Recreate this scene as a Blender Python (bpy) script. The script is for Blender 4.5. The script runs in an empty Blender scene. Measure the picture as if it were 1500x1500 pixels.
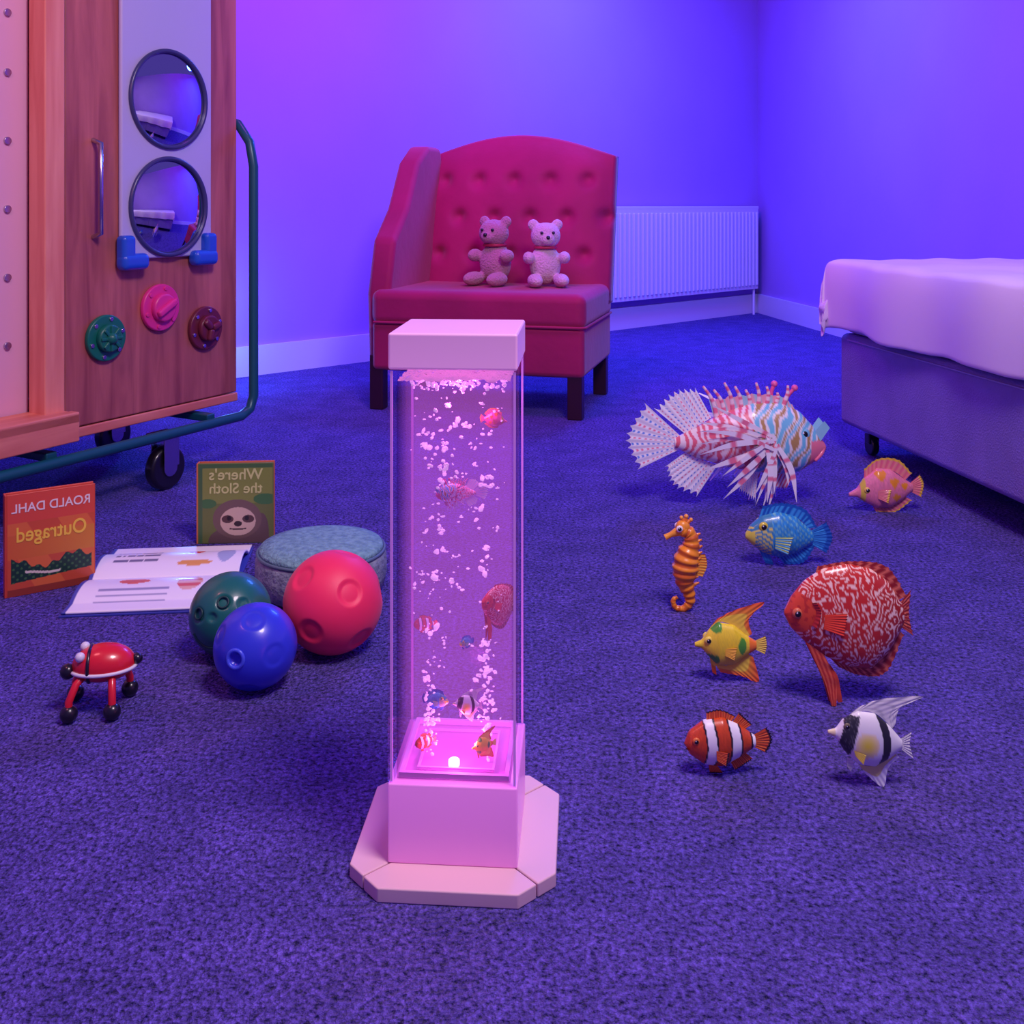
import bpy, bmesh, math, random
import numpy as np
from mathutils import Vector, Matrix, noise
random.seed(7)
scene = bpy.context.scene
scene.view_settings.view_transform = 'Standard'
COL = scene.collection
pi = math.pi

def lin(c):
    return tuple(((v/255)/12.92 if v/255 <= .04045 else ((v/255+.055)/1.055)**2.4) for v in c[:3])

# ------------------------------------------------------------ materials
def mat(name, rgb, rough=.5, metal=0, coat=0, bump=0, bscale=50, var=0, vscale=5, emit=0, rgb2=None, sheen=0):
    m = bpy.data.materials.new(name); m.use_nodes = True
    nt = m.node_tree; b = nt.nodes['Principled BSDF']
    c = lin(rgb)
    b.inputs['Base Color'].default_value = (*c, 1)
    b.inputs['Roughness'].default_value = rough
    b.inputs['Metallic'].default_value = metal
    b.inputs['Coat Weight'].default_value = coat
    b.inputs['Sheen Weight'].default_value = sheen
    if emit:
        b.inputs['Emission Color'].default_value = (*c, 1)
        b.inputs['Emission Strength'].default_value = emit
    tc = nt.nodes.new('ShaderNodeTexCoord')
    if var or rgb2:
        n = nt.nodes.new('ShaderNodeTexNoise'); n.inputs['Scale'].default_value = vscale; n.inputs['Detail'].default_value = 5
        nt.links.new(tc.outputs['Object'], n.inputs['Vector'])
        r = nt.nodes.new('ShaderNodeValToRGB')
        c2 = lin(rgb2) if rgb2 else tuple(v*(1-var) for v in c)
        r.color_ramp.elements[0].position = .35; r.color_ramp.elements[1].position = .65
        r.color_ramp.elements[0].color = (*c2, 1); r.color_ramp.elements[1].color = (*c, 1)
        nt.links.new(n.outputs['Fac'], r.inputs['Fac']); nt.links.new(r.outputs['Color'], b.inputs['Base Color'])
    if bump:
        n2 = nt.nodes.new('ShaderNodeTexNoise'); n2.inputs['Scale'].default_value = bscale; n2.inputs['Detail'].default_value = 4
        nt.links.new(tc.outputs['Object'], n2.inputs['Vector'])
        bp = nt.nodes.new('ShaderNodeBump'); bp.inputs['Strength'].default_value = bump; bp.inputs['Distance'].default_value = .01
        nt.links.new(n2.outputs['Fac'], bp.inputs['Height']); nt.links.new(bp.outputs['Normal'], b.inputs['Normal'])
    return m

def wood(name, a, b_, axis='Z', sc=6):
    m = bpy.data.materials.new(name); m.use_nodes = True
    nt = m.node_tree; b = nt.nodes['Principled BSDF']; b.inputs['Roughness'].default_value = .45
    tc = nt.nodes.new('ShaderNodeTexCoord'); mp = nt.nodes.new('ShaderNodeMapping')
    s = {'Z': (sc*4, sc*4, sc*.35), 'X': (sc*.35, sc*4, sc*4)}[axis]
    mp.inputs['Scale'].default_value = s
    n = nt.nodes.new('ShaderNodeTexNoise'); n.inputs['Scale'].default_value = 1.5; n.inputs['Detail'].default_value = 8; n.inputs['Distortion'].default_value = .6
    r = nt.nodes.new('ShaderNodeValToRGB')
    r.color_ramp.elements[0].position = .3; r.color_ramp.elements[1].position = .7
    r.color_ramp.elements[0].color = (*lin(a), 1); r.color_ramp.elements[1].color = (*lin(b_), 1)
    L = nt.links.new
    L(tc.outputs['Object'], mp.inputs['Vector']); L(mp.outputs['Vector'], n.inputs['Vector']); L(n.outputs['Fac'], r.inputs['Fac']); L(r.outputs['Color'], b.inputs['Base Color'])
    return m

def vcol_mat(name, rough=.35, coat=.3, bump=0, bscale=80):
    m = mat(name, (200, 200, 200), rough=rough, coat=coat, bump=bump, bscale=bscale)
    nt = m.node_tree; a = nt.nodes.new('ShaderNodeAttribute'); a.attribute_name = 'Col'
    nt.links.new(a.outputs['Color'], nt.nodes['Principled BSDF'].inputs['Base Color'])
    return m

# ------------------------------------------------------------ object helpers
def empty(name, loc=(0, 0, 0), rz=0):
    e = bpy.data.objects.new(name, None); e.location = loc; e.rotation_euler = (0, 0, rz); e.empty_display_size = .05
    COL.objects.link(e); return e

def newobj(name, me, parent=None, m=None, loc=(0, 0, 0), rot=(0, 0, 0), smooth=True):
    o = bpy.data.objects.new(name, me); COL.objects.link(o)
    o.location = loc; o.rotation_euler = rot
    if parent: o.parent = parent
    if m: me.materials.append(m)
    if smooth:
        for p in me.polygons: p.use_smooth = True
    return o

def bev(o, w, seg=3):
    if w:
        b = o.modifiers.new('bev', 'BEVEL'); b.width = w; b.segments = seg; b.limit_method = 'ANGLE'
        wn = o.modifiers.new('wn', 'WEIGHTED_NORMAL')
    return o

def box(name, size, loc, m, parent=None, rot=(0, 0, 0), bevel=.004, seg=3):
    bm = bmesh.new(); bmesh.ops.create_cube(bm, size=1); bmesh.ops.scale(bm, vec=size, verts=bm.verts)
    me = bpy.data.meshes.new(name); bm.to_mesh(me); bm.free()
    return bev(newobj(name, me, parent, m, loc, rot, smooth=bool(bevel)), bevel, seg)

def cyl(name, r, h, loc, m, parent=None, rot=(0, 0, 0), bevel=.002, n=40, r2=None):
    bm = bmesh.new(); bmesh.ops.create_cone(bm, cap_ends=True, segments=n, radius1=r, radius2=r if r2 is None else r2, depth=h)
    me = bpy.data.meshes.new(name); bm.to_mesh(me); bm.free()
    return bev(newobj(name, me, parent, m, loc, rot), bevel)

def sph(name, r, loc, m, parent=None, sc=(1, 1, 1), rot=(0, 0, 0), fn=None, u=48, v=32):
    bm = bmesh.new(); bmesh.ops.create_uvsphere(bm, u_segments=u, v_segments=v, radius=1)
    if fn:
        for w in bm.verts: w.co = fn(w.co.normalized())
    bmesh.ops.scale(bm, vec=(r*sc[0], r*sc[1], r*sc[2]), verts=bm.verts)
    me = bpy.data.meshes.new(name); bm.to_mesh(me); bm.free()
    return newobj(name, me, parent, m, loc, rot)

def prism(name, pts, z0, z1, m, parent=None, bevel=0, loc=(0, 0, 0), rot=(0, 0, 0)):
    n = len(pts)
    v = [(x, y, z0) for x, y in pts]+[(x, y, z1) for x, y in pts]
    f = [tuple(range(n))[::-1], tuple(range(n, 2*n))]+[(i, (i+1) % n, n+(i+1) % n, n+i) for i in range(n)]
    me = bpy.data.meshes.new(name); me.from_pydata(v, [], f)
    bm = bmesh.new(); bm.from_mesh(me); bmesh.ops.recalc_face_normals(bm, faces=bm.faces); bm.to_mesh(me); bm.free()
    return bev(newobj(name, me, parent, m, loc, rot, smooth=bool(bevel)), bevel)

def tube(name, pts, r, m, parent=None, cyclic=False):
    cu = bpy.data.curves.new(name, 'CURVE'); cu.dimensions = '3D'; cu.bevel_depth = r; cu.bevel_resolution = 5; cu.use_fill_caps = True
    s = cu.splines.new('POLY'); s.points.add(len(pts)-1)
    for p, q in zip(s.points, pts): p.co = (*q, 1)
    s.use_cyclic_u = cyclic
    o = bpy.data.objects.new(name, cu); COL.objects.link(o); cu.materials.append(m)
    if parent: o.parent = parent
    return o

# coloured mesh builder ------------------------------------------------
def smooth_interp(pts, xs):
    px = [p[0] for p in pts]; py = [p[1] for p in pts]
    xd = np.linspace(px[0], px[-1], 400); yd = np.interp(xd, px, py)
    k = 21; ker = np.hanning(k+2)[1:-1]; ker /= ker.sum()
    pad = np.concatenate([2*yd[0]-yd[1:k//2+1][::-1], yd, 2*yd[-1]-yd[-k//2:-1][::-1]])
    ys = np.convolve(pad, ker, 'same')[k//2:k//2+400]
    ys[0] = yd[0]; ys[-1] = yd[-1]
    return np.interp(xs, xd, ys)

def cat(pts, n):
    P = [np.array(p, float) for p in pts]; P = [2*P[0]-P[1]]+P+[2*P[-1]-P[-2]]; out = []
    m = len(P)-3
    for i in range(n):
        t = i/(n-1)*m; k = min(int(t), m-1); t -= k
        a, b, c, d = P[k:k+4]
        out.append(.5*((2*b)+(-a+c)*t+(2*a-5*b+4*c-d)*t*t+(-a+3*b-3*c+d)*t**3))
    return out

class MB:
    def __init__(s, ox, oy, sc): s.v = []; s.f = []; s.c = []; s.ox = ox; s.oy = oy; s.sc = sc
    def P(s, x, y, d=0): return ((x-s.ox)*s.sc, d*s.sc, (s.oy-y)*s.sc)
    def grid(s, G, C, wrap=False):
        n = len(G); m = len(G[0]); b = len(s.v)
        for r, cr in zip(G, C):
            s.v += r; s.c += cr
        for i in range(n-1):
            for j in range(m if wrap else m-1):
                k = (j+1) % m
                s.f.append((b+i*m+j, b+(i+1)*m+j, b+(i+1)*m+k, b+i*m+k))
        if wrap:
            s.f.append(tuple(b+j for j in range(m))); s.f.append(tuple(b+(n-1)*m+j for j in range(m))[::-1])
    def body(s, top, bot, T, col, n=90, m=48, d0=0):
        x0, x1 = top[0][0], top[-1][0]; t = np.linspace(0, 1, n); xs = x0+(x1-x0)*(t*.5+.5*(.5-.5*np.cos(t*pi)))
        yt = smooth_interp(top, xs); yb = smooth_interp(bot, xs); H = (yb-yt)/2; hm = H.max(); G = []; C = []
        for x, a, b in zip(xs, yt, yb):
            h = max((b-a)/2, .3); cy = (a+b)/2; th = T*(h/hm)**.7; r = []; c = []
            for j in range(m):
                an = 2*pi*j/m; y = cy-h*math.sin(an); dd = th*math.cos(an)
                r.append(s.P(x, y, dd+d0)); c.append(col(x, y))
            G.append(r); C.append(c)
        s.grid(G, C, True)
    def fin(s, base, tip, col, n=40, m=14, jag=0, jn=8, th=1.2, d0=0, d1=None, ridge=.5):
        if d1 is None: d1 = d0
        A = cat(base, n); B = cat(tip, n)
        for sg in (1, -1):
            G = []; C = []
            for i in range(n):
                u = i/(n-1); r = []; c = []
                q = 1-jag*abs(math.sin(pi*u*jn))**.8 if jag > 0 else 1
                for j in range(m):
                    v = j/(m-1); p = A[i]+(B[i]-A[i])*v*q
                    dd = d0+(d1-d0)*v+ridge*math.sin(2*pi*u*jn)*v
                    r.append(s.P(p[0], p[1], dd+sg*th*.5*(1-.7*v))); c.append(col(u, v))
                G.append(r); C.append(c)
            s.grid(G, C)
    def ball(s, x, y, r, d, col, sq=1):
        n, m = 12, 18; G = []; C = []
        for i in range(n+1):
            a = pi*i/n; rr = []
            for j in range(m):
                b = 2*pi*j/m
                rr.append(s.P(x+r*math.sin(a)*math.cos(b), y+r*math.sin(a)*math.sin(b), d+r*math.cos(a)*sq))
            G.append(rr); C.append([col]*m)
        s.grid(G, C, True)
    def eye(s, x, y, r, d, iris=(230, 200, 60), ring=None):
        for sg in (1, -1):
            s.ball(x, y, r, sg*d, ring or iris, .5)
            s.ball(x, y, r*.62, sg*(d+r*.28), (15, 12, 18), .5)
            s.ball(x-r*.2, y-r*.25, r*.15, sg*(d+r*.58), (240, 240, 245), .5)
    def pipe(s, pts, rad, col, n=40, m=14):
        A = cat([(*p, q) for p, q in zip(pts, rad)], n); G = []; C = []
        for i in range(n):
            p = A[i]; q = A[min(i+1, n-1)]-A[max(i-1, 0)]; t = Vector(q[:3]).normalized()
            up = Vector((0, 0, 1)) if abs(t.z) < .9 else Vector((1, 0, 0)); e1 = t.cross(up).normalized(); e2 = t.cross(e1)
            r = []; c = []
            for j in range(m):
                a = 2*pi*j/m; w = Vector(p[:3])+(e1*math.cos(a)+e2*math.sin(a))*max(p[3], .2)
                r.append(s.P(w.x, w.y, w.z)); c.append(col(i/(n-1), j/m))
            G.append(r); C.append(c)
        s.grid(G, C, True)
    def mesh(s, name):
        me = bpy.data.meshes.new(name); me.from_pydata(s.v, [], s.f)
        a = me.color_attributes.new('Col', 'FLOAT_COLOR', 'POINT')
        a.data.foreach_set('color', np.array([(*lin(c), 1) for c in s.c], dtype=np.float32).ravel())
        bm = bmesh.new(); bm.from_mesh(me); bmesh.ops.recalc_face_normals(bm, faces=bm.faces); bm.to_mesh(me); bm.free()
        return me

M_toy = vcol_mat('toy_plastic')
M_print = vcol_mat('printed_card', rough=.4, coat=.1)

# ------------------------------------------------------------ room shell
def carpet():
    m = bpy.data.materials.new('carpet'); m.use_nodes = True; nt = m.node_tree; b = nt.nodes['Principled BSDF']; L = nt.links.new
    b.inputs['Roughness'].default_value = .95; b.inputs['Sheen Weight'].default_value = .05; b.inputs['Specular IOR Level'].default_value = .1
    tc = nt.nodes.new('ShaderNodeTexCoord')
    n1 = nt.nodes.new('ShaderNodeTexNoise'); n1.inputs['Scale'].default_value = 140; n1.inputs['Detail'].default_value = 4; n1.inputs['Roughness'].default_value = .75
    n2 = nt.nodes.new('ShaderNodeTexNoise'); n2.inputs['Scale'].default_value = 11; n2.inputs['Detail'].default_value = 6; n2.inputs['Roughness'].default_value = .65
    r1 = nt.nodes.new('ShaderNodeValToRGB'); e = r1.color_ramp.elements
    e[0].position = .36; e[0].color = (*lin((20, 18, 80)), 1); e[1].position = .64; e[1].color = (*lin((140, 116, 246)), 1)
    r2 = nt.nodes.new('ShaderNodeValToRGB'); r2.color_ramp.elements[0].color = (.66, .66, .70, 1); r2.color_ramp.elements[1].color = (1.2, 1.15, 1.1, 1)
    r2.color_ramp.elements[0].position = .32; r2.color_ramp.elements[1].position = .68
    mx = nt.nodes.new('ShaderNodeMix'); mx.data_type = 'RGBA'; mx.blend_type = 'MULTIPLY'; mx.inputs[0].default_value = 1
    v = nt.nodes.new('ShaderNodeTexVoronoi'); v.inputs['Scale'].default_value = 210
    bp = nt.nodes.new('ShaderNodeBump'); bp.inputs['Strength'].default_value = 1; bp.inputs['Distance'].default_value = .01
    for n in (n1, n2, v): L(tc.outputs['Object'], n.inputs['Vector'])
    L(n1.outputs['Fac'], r1.inputs['Fac']); L(n2.outputs['Fac'], r2.inputs['Fac']); L(r1.outputs['Color'], mx.inputs[6]); L(r2.outputs['Color'], mx.inputs[7])
    L(mx.outputs[2], b.inputs['Base Color']); 
    ad = nt.nodes.new('ShaderNodeMath'); ad.operation = 'ADD'; L(n1.outputs['Fac'], ad.inputs[0]); L(v.outputs['Distance'], ad.inputs[1])
    L(ad.outputs[0], bp.inputs['Height']); L(bp.outputs['Normal'], b.inputs['Normal'])
    return m
M_carpet = carpet()
M_wall = mat('wall_paint', (172, 132, 222), rough=.85, bump=.05, bscale=60, var=.06, vscale=2)
M_white = mat('white_gloss_paint', (215, 214, 235), rough=.35)
A0 = Vector((-1.155, 4.5)); A1 = Vector((1.72, 7.17)); dA = (A1-A0).normalized()
AL = A0+dA*((-2.3-A0.x)/dA.x); R1 = Vector((2.72, -1.3)); L0 = Vector((-2.3, -1.3))
prism('floor', [(-2.3, -1.3), (2.72, -1.3), tuple(A1), tuple(AL)], -.05, 0, M_carpet)
def wall(name, p, q, h=2.5, t=.1, m=None, z0=0, out=1):
    d = (q-p).normalized(); n = Vector((-d.y, d.x))*out*t
    return prism(name, [tuple(p), tuple(q), tuple(q+n), tuple(p+n)], z0, h, m or M_wall)
wall('wall_back', AL, A1); wall('wall_right', A1, R1); wall('wall_left', L0, AL)
def skirt(name, p, q):
    wall(name, p, q, h=.13, t=.022, m=M_white, out=-1); 
skirt('baseboard_back', AL, A1); skirt('baseboard_right', A1, R1); skirt('baseboard_left', L0, AL)

# radiator on back wall
angA = math.atan2(dA.y, dA.x)
c = A0+dA*(A1-A0).length*.745
rad = empty('radiator', (c.x+dA.y*.075, c.y-dA.x*.075, 0), angA)
box('panel', (1.75, .03, .55), (0, 0, .45), M_white, rad)
for i in range(42): box('rib_%d' % i, (.02, .012, .5), (-.85+i*.0415, -.02, .45), M_white, rad, bevel=.005, seg=2)
box('top_grille', (1.76, .07, .02), (0, .02, .73), M_white, rad)
box('bracket_1', (.04, .06, .3), (-.6, .045, .4), M_white, rad); box('bracket_2', (.04, .06, .3), (.6, .045, .4), M_white, rad)
tube('pipe_1', [(-.84, 0, .0), (-.84, 0, .2)], .008, M_white, rad); tube('pipe_2', [(.84, 0, .0), (.84, 0, .2)], .008, M_white, rad)

# ------------------------------------------------------------ bubble tube aquarium
def grad_mat(name, rgb, rough, lo, hi, z0, z1, ecol, coat=.2):   # emission stands in for back-light through the plastic, graded along z
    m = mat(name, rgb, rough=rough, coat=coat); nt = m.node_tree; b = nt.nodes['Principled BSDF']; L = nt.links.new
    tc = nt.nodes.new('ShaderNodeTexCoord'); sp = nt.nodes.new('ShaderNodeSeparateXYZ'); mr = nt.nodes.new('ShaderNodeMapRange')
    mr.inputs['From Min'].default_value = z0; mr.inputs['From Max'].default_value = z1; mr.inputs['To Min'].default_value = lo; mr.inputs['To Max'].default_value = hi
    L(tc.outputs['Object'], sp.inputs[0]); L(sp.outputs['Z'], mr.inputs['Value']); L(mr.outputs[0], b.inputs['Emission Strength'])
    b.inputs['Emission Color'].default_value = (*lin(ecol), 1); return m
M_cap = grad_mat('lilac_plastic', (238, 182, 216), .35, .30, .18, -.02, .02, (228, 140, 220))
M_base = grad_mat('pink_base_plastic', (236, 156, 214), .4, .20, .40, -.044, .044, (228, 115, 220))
M_foot = mat('foot_plastic', (232, 190, 196), rough=.45)
aq = empty('bubble_tube_aquarium', (-.061, 1.209, 0), math.radians(-4.1))
Wd = .145; hw = Wd/2
H = .115; cc = .076; a_ = .04; cm = (H+cc)/2
for k in range(4):
    g = .0006
    pts = [(-a_, -a_-g), (a_, -a_-g), (cm-g, -cm-g), (cc, -H), (-cc, -H), (-cm+g, -cm-g)]
    prism('foot_tile_%d' % (k+1), pts, 0, .016, M_foot, aq, bevel=.0018, rot=(0, 0, k*pi/2))
def shell(name, w, z0, z1, t, m, bevel=.002):  # hollow square ring
    o = w/2; i = o-t; v = []; 
    for z in (z0, z1):
        for s_ in (o, i): v += [(-s_, -s_, z), (s_, -s_, z), (s_, s_, z), (-s_, s_, z)]
    f = []
    for k in range(4):
        n = (k+1) % 4
        f += [(k, n, 8+n, 8+k), (4+n, 4+k, 12+k, 12+n), (k, 4+k, 4+n, n), (8+k, 8+n, 12+n, 12+k)]
    me = bpy.data.meshes.new(name); me.from_pydata(v, [], f)
    bm = bmesh.new(); bm.from_mesh(me); bmesh.ops.recalc_face_normals(bm, faces=bm.faces); bm.to_mesh(me); bm.free()
    return bev(newobj(name, me, aq, m, smooth=bool(bevel)), bevel)
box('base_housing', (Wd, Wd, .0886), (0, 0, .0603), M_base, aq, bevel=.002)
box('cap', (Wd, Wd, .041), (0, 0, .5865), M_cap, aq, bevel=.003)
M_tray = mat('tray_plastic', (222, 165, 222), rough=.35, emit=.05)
shell('tray_rim', .124, .1066, .112, .005, M_tray, 0); shell('tray_step', .088, .1066, .109, .0025, M_tray, 0)
M_jet = mat('glowing_jet_white', (255, 225, 240), emit=3)  # emission makes the jet nozzle glow, though it is no lamp
cyl('water_jet', .0065, .008, (-.003, -.035, .1105), M_jet, aq)
def glassy(name, tint, gl=0.0, emis=None):
    m = bpy.data.materials.new(name); m.use_nodes = True; nt = m.node_tree; nt.nodes.clear(); L = nt.links.new
    o = nt.nodes.new('ShaderNodeOutputMaterial'); t = nt.nodes.new('ShaderNodeBsdfTransparent'); t.inputs[0].default_value = (*tint, 1)
    if gl:
        g = nt.nodes.new('ShaderNodeBsdfGlossy'); g.inputs['Roughness'].default_value = .03
        lw = nt.nodes.new('ShaderNodeLayerWeight'); lw.inputs[0].default_value = .25
        ml = nt.nodes.new('ShaderNodeMath'); ml.operation = 'MULTIPLY'; ml.inputs[1].default_value = gl
        mx = nt.nodes.new('ShaderNodeMixShader')
        L(lw.outputs['Fresnel'], ml.inputs[0]); L(ml.outputs[0], mx.inputs[0]); L(t.outputs[0], mx.inputs[1]); L(g.outputs[0], mx.inputs[2]); L(mx.outputs[0], o.inputs[0])
    else: L(t.outputs[0], o.inputs[0])
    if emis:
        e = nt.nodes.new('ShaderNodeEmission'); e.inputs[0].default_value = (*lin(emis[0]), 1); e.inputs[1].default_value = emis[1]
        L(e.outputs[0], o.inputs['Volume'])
    return m
M_acr = glassy('clear_acrylic', (.97, .94, .98), .12); M_water = glassy('glowing_water', (.82, .70, .86), emis=((208, 112, 216), 4.0))  # volume emission in the water stands in for scattered LED light
shell('acrylic_tank', Wd, .1047, .5659, .006, M_acr, 0)
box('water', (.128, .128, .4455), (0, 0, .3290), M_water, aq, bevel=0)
M_edge = mat('glowing_acrylic_edge', (225, 150, 232), rough=.25, emit=.16)  # light caught by the polished edges is put in as emission
for i, (x, y) in enumerate([(-1, -1), (1, -1), (1, 1), (-1, 1)]):
    box('corner_seam_%d' % i, (.0026, .0026, .458), (x*.0690, y*.0690, .335), M_edge, aq, bevel=0)
# bubbles: one mesh, irregular clusters of little air pockets
M_bub = mat('bubble_glint', (255, 212, 250), rough=.08, coat=1, emit=.5)  # glint on the bubbles is helped by emission in the material
bm = bmesh.new()
def bubble(x, y, z, r):
    if abs(x) > .058 or abs(y) > .058 or z > .550: return
    mtx = Matrix.Translation((x, y, z)) @ Matrix.Rotation(random.random()*3, 4, 'X') @ Matrix.Rotation(random.random()*3, 4, 'Z') @ Matrix.Diagonal((r*random.uniform(.6, 1.7), r, r*random.uniform(.35, .8), 1))
    d = bmesh.ops.create_icosphere(bm, subdivisions=2, radius=1, matrix=mtx)
    c0 = Vector((x, y, z))
    for v in d['verts']: v.co = c0+(v.co-c0)*(1+.55*noise.noise(v.co*900))
def cluster(x, y, z, r, k):
    for i in range(k): bubble(x+random.gauss(0, r*1.3), y+random.gauss(0, r), z+random.gauss(0, r*1.1), r*random.uniform(.5, 1.05))
for k in range(200):
    u = random.random(); z = .112+u*.435; sx = random.choice((-.033, .033, -.008 if u > .45 else -.033))
    sp = .004+.016*min(u*1.3, 1)
    bubble(random.gauss(sx, sp), random.gauss(-.015, sp+.004), z, random.choice((.0007, .001, .0014, .002)))
for k in range(80):
    u = random.random()**.8; z = .12+u*.425; sx = random.choice((-.033, .033, -.008 if u > .4 else .033)); sp = .003+.014*u
    cluster(random.gauss(sx, sp), random.gauss(-.02, sp), z, random.choice((.0018, .0024, .0032)), random.choice((2, 3, 5)))
for k in range(170):
    bubble(random.uniform(-.057, .057), random.uniform(-.057, .057), .5485-abs(random.gauss(0, .0055)), random.uniform(.0012, .003))
for k in range(50):
    bubble(random.choice((-.033, .033))+random.gauss(0, .0035), -.02+random.gauss(0, .003), random.uniform(.108, .2), random.uniform(.0012, .0026))
me = bpy.data.meshes.new('bubbles'); bm.to_mesh(me); bm.free()
newobj('bubbles', me, aq, M_bub)
# churned water surface
bm = bmesh.new(); bmesh.ops.create_grid(bm, x_segments=60, y_segments=60, size=.0635)
for v in bm.verts: v.co.z = .5535+.004*noise.noise(v.co*90)+.002*noise.noise(v.co*220)
me = bpy.data.meshes.new('water_surface'); bm.to_mesh(me); bm.free()
newobj('water_surface', me, aq, mat('water_surface_glow', (238, 170, 236), rough=.15, coat=1, emit=.3))  # emission lightens the surface against the shade of the cap

# ------------------------------------------------------------ toy fish
W_ = (244, 244, 242); K_ = (25, 22, 30)
def nz(x, y, s, o=0): return noise.noise(Vector((x*s, y*s, o)))

def clownfish():
    b = MB(1068, 1133, .9e-3)
    O = (228, 84, 28)
    def col(x, y):
        w = 5*math.cos((y-1088)/22)
        xx = x-w
        for a, c in ((1030, 1043), (1066, 1079), (1097, 1102)):
            if a <= xx <= c: return W_
            if a-2.5 <= xx <= c+2.5: return K_
        f = .9+.12*nz(x, y, .5); return (O[0]*f, O[1]*f, O[2]*f)
    b.body([(1003, 1087), (1010, 1070), (1032, 1054), (1058, 1050), (1082, 1060), (1106, 1077)], [(1003, 1089), (1010, 1103), (1032, 1118), (1058, 1121), (1082, 1108), (1106, 1093)], 19, col)
    def fc(u, v): return K_ if v > .9 else ((205, 70, 25) if int(u*22) % 2 else (240, 120, 50))
    b.fin([(1035, 1056), (1055, 1053), (1072, 1056)], [(1035, 1042), (1055, 1038), (1078, 1048)], fc, jag=.12)
    b.fin([(1073, 1058), (1090, 1068)], [(1084, 1042), (1103, 1060)], fc, jag=.12)
    b.fin([(1103, 1077), (1104, 1085), (1103, 1093)], [(1125, 1064), (1133, 1083), (1124, 1103)], fc, jag=.1)
    b.fin([(1070, 1115), (1092, 1102)], [(1078, 1129), (1104, 1112)], fc, jag=.12)
    b.fin([(1038, 1117), (1050, 1120)], [(1040, 1133), (1060, 1133)], fc, jag=.1)
    for s in (1, -1): b.fin([(1046, 1090), (1047, 1104)], [(1066, 1092), (1062, 1112)], fc, d0=s*18, d1=s*21, jag=.1)
    b.eye(1018, 1079, 5.5, 13, (225, 120, 50)); b.fin([(1003, 1092), (1012, 1094)], [(1004, 1094), (1012, 1096)], lambda u, v: K_, d0=0, th=20, jn=1)
    return b.mesh('toy_clownfish')

def idol():
    b = MB(1280, 1152, .88e-3)
    def col(x, y):
        if 1229 < x+.25*(y-1075) < 1249 and y > 1046: return (45, 45, 50) if nz(x, y, .6) < .3 else (90, 90, 95)
        if 1281+8*math.cos((y-1085)/25) < x < 1293+8*math.cos((y-1085)/25): return (40, 40, 45)
        d = math.hypot(x-1266, (y-1086)*.9)
        if d < 17: return (244, 228, 50+8*d)
        if x < 1222: return (235, 220, 170)
        return (240, 240, 234)
    b.body([(1212, 1069), (1224, 1066), (1235, 1052), (1255, 1041), (1280, 1044), (1302, 1062), (1320, 1083)], [(1212, 1074), (1224, 1080), (1235, 1098), (1255, 1118), (1280, 1122), (1302, 1110), (1320, 1096)], 15, col)
    fc = lambda u, v: (240, 238, 230) if int(v*14+u*6) % 4 else (210, 210, 205)
    b.fin([(1240, 1050), (1258, 1041), (1280, 1044), (1296, 1056), (1306, 1066)], [(1256, 1036), (1290, 1024), (1352, 1020), (1319, 1034), (1310, 1062)], fc, n=60, m=24, jag=0)
    b.fin([(1258, 1120), (1275, 1122), (1292, 1116), (1310, 1103)], [(1268, 1134), (1293, 1152), (1300, 1126), (1316, 1108)], lambda u, v: (234, 228, 140) if v < .5 else W_, n=50, m=16)
    b.fin([(1318, 1083), (1320, 1090), (1318, 1096)], [(1336, 1070), (1333, 1090), (1339, 1113)], fc, jag=.08)
    for s in (1, -1): b.fin([(1246, 1092), (1248, 1100)], [(1262, 1096), (1258, 1110)], lambda u, v: (238, 215, 80), d0=s*14, d1=s*18)
    b.fin([(1240, 1108), (1250, 1116)], [(1240, 1122), (1246, 1130)], fc)
    b.eye(1238, 1060, 5, 7.5, (120, 110, 80))
    return b.mesh('toy_moorish_idol')

def angel():
    b = MB(1070, 998, 1.07e-3)
    def col(x, y):
        if math.hypot(x-1048, (y-915)*1.2) < 9 or math.hypot((x-1040)*.6, y-962) < 8 or math.hypot((x-1086), (y-942)*.5) < 6: return (80, 160, 50)
        if x > 1097: return (245, 130, 50)
        f = .95+.08*nz(x, y, .6); return (252*f, 228*f, 50)
    b.body([(1018, 940), (1028, 936), (1038, 922), (1052, 910), (1075, 914), (1092, 928), (1108, 938)], [(1018, 946), (1028, 948), (1038, 960), (1052, 974), (1075, 972), (1092, 960), (1108, 950)], 14, col)
    def fc(u, v): return (242, 100+110*(1-v), 50) if v > .45 else (252, 222, 70)
    b.fin([(1038, 922), (1052, 910), (1070, 913), (1084, 922), (1096, 931)], [(1050, 906), (1076, 893), (1120, 881), (1098, 905), (1102, 928)], fc, n=60, m=24)
    b.fin([(1048, 972), (1065, 974), (1080, 967), (1096, 957)], [(1056, 984), (1088, 990), (1112, 998), (1104, 962)], fc, n=60, m=20)
    b.fin([(1106, 938), (1107, 944), (1106, 950)], [(1123, 930), (1125, 944), (1122, 958)], lambda u, v: (250, 225, 90), jag=.08)
    for s in (1, -1): b.fin([(1060, 944), (1060, 954)], [(1078, 940), (1074, 960)], lambda u, v: (252, 200, 60), d0=s*13, d1=s*17, jag=.1)
    b.fin([(1040, 962), (1048, 968)], [(1044, 984), (1050, 988)], fc)
    b.eye(1037, 934, 6, 8, (245, 225, 90))
    return b.mesh('toy_angelfish')

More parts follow.
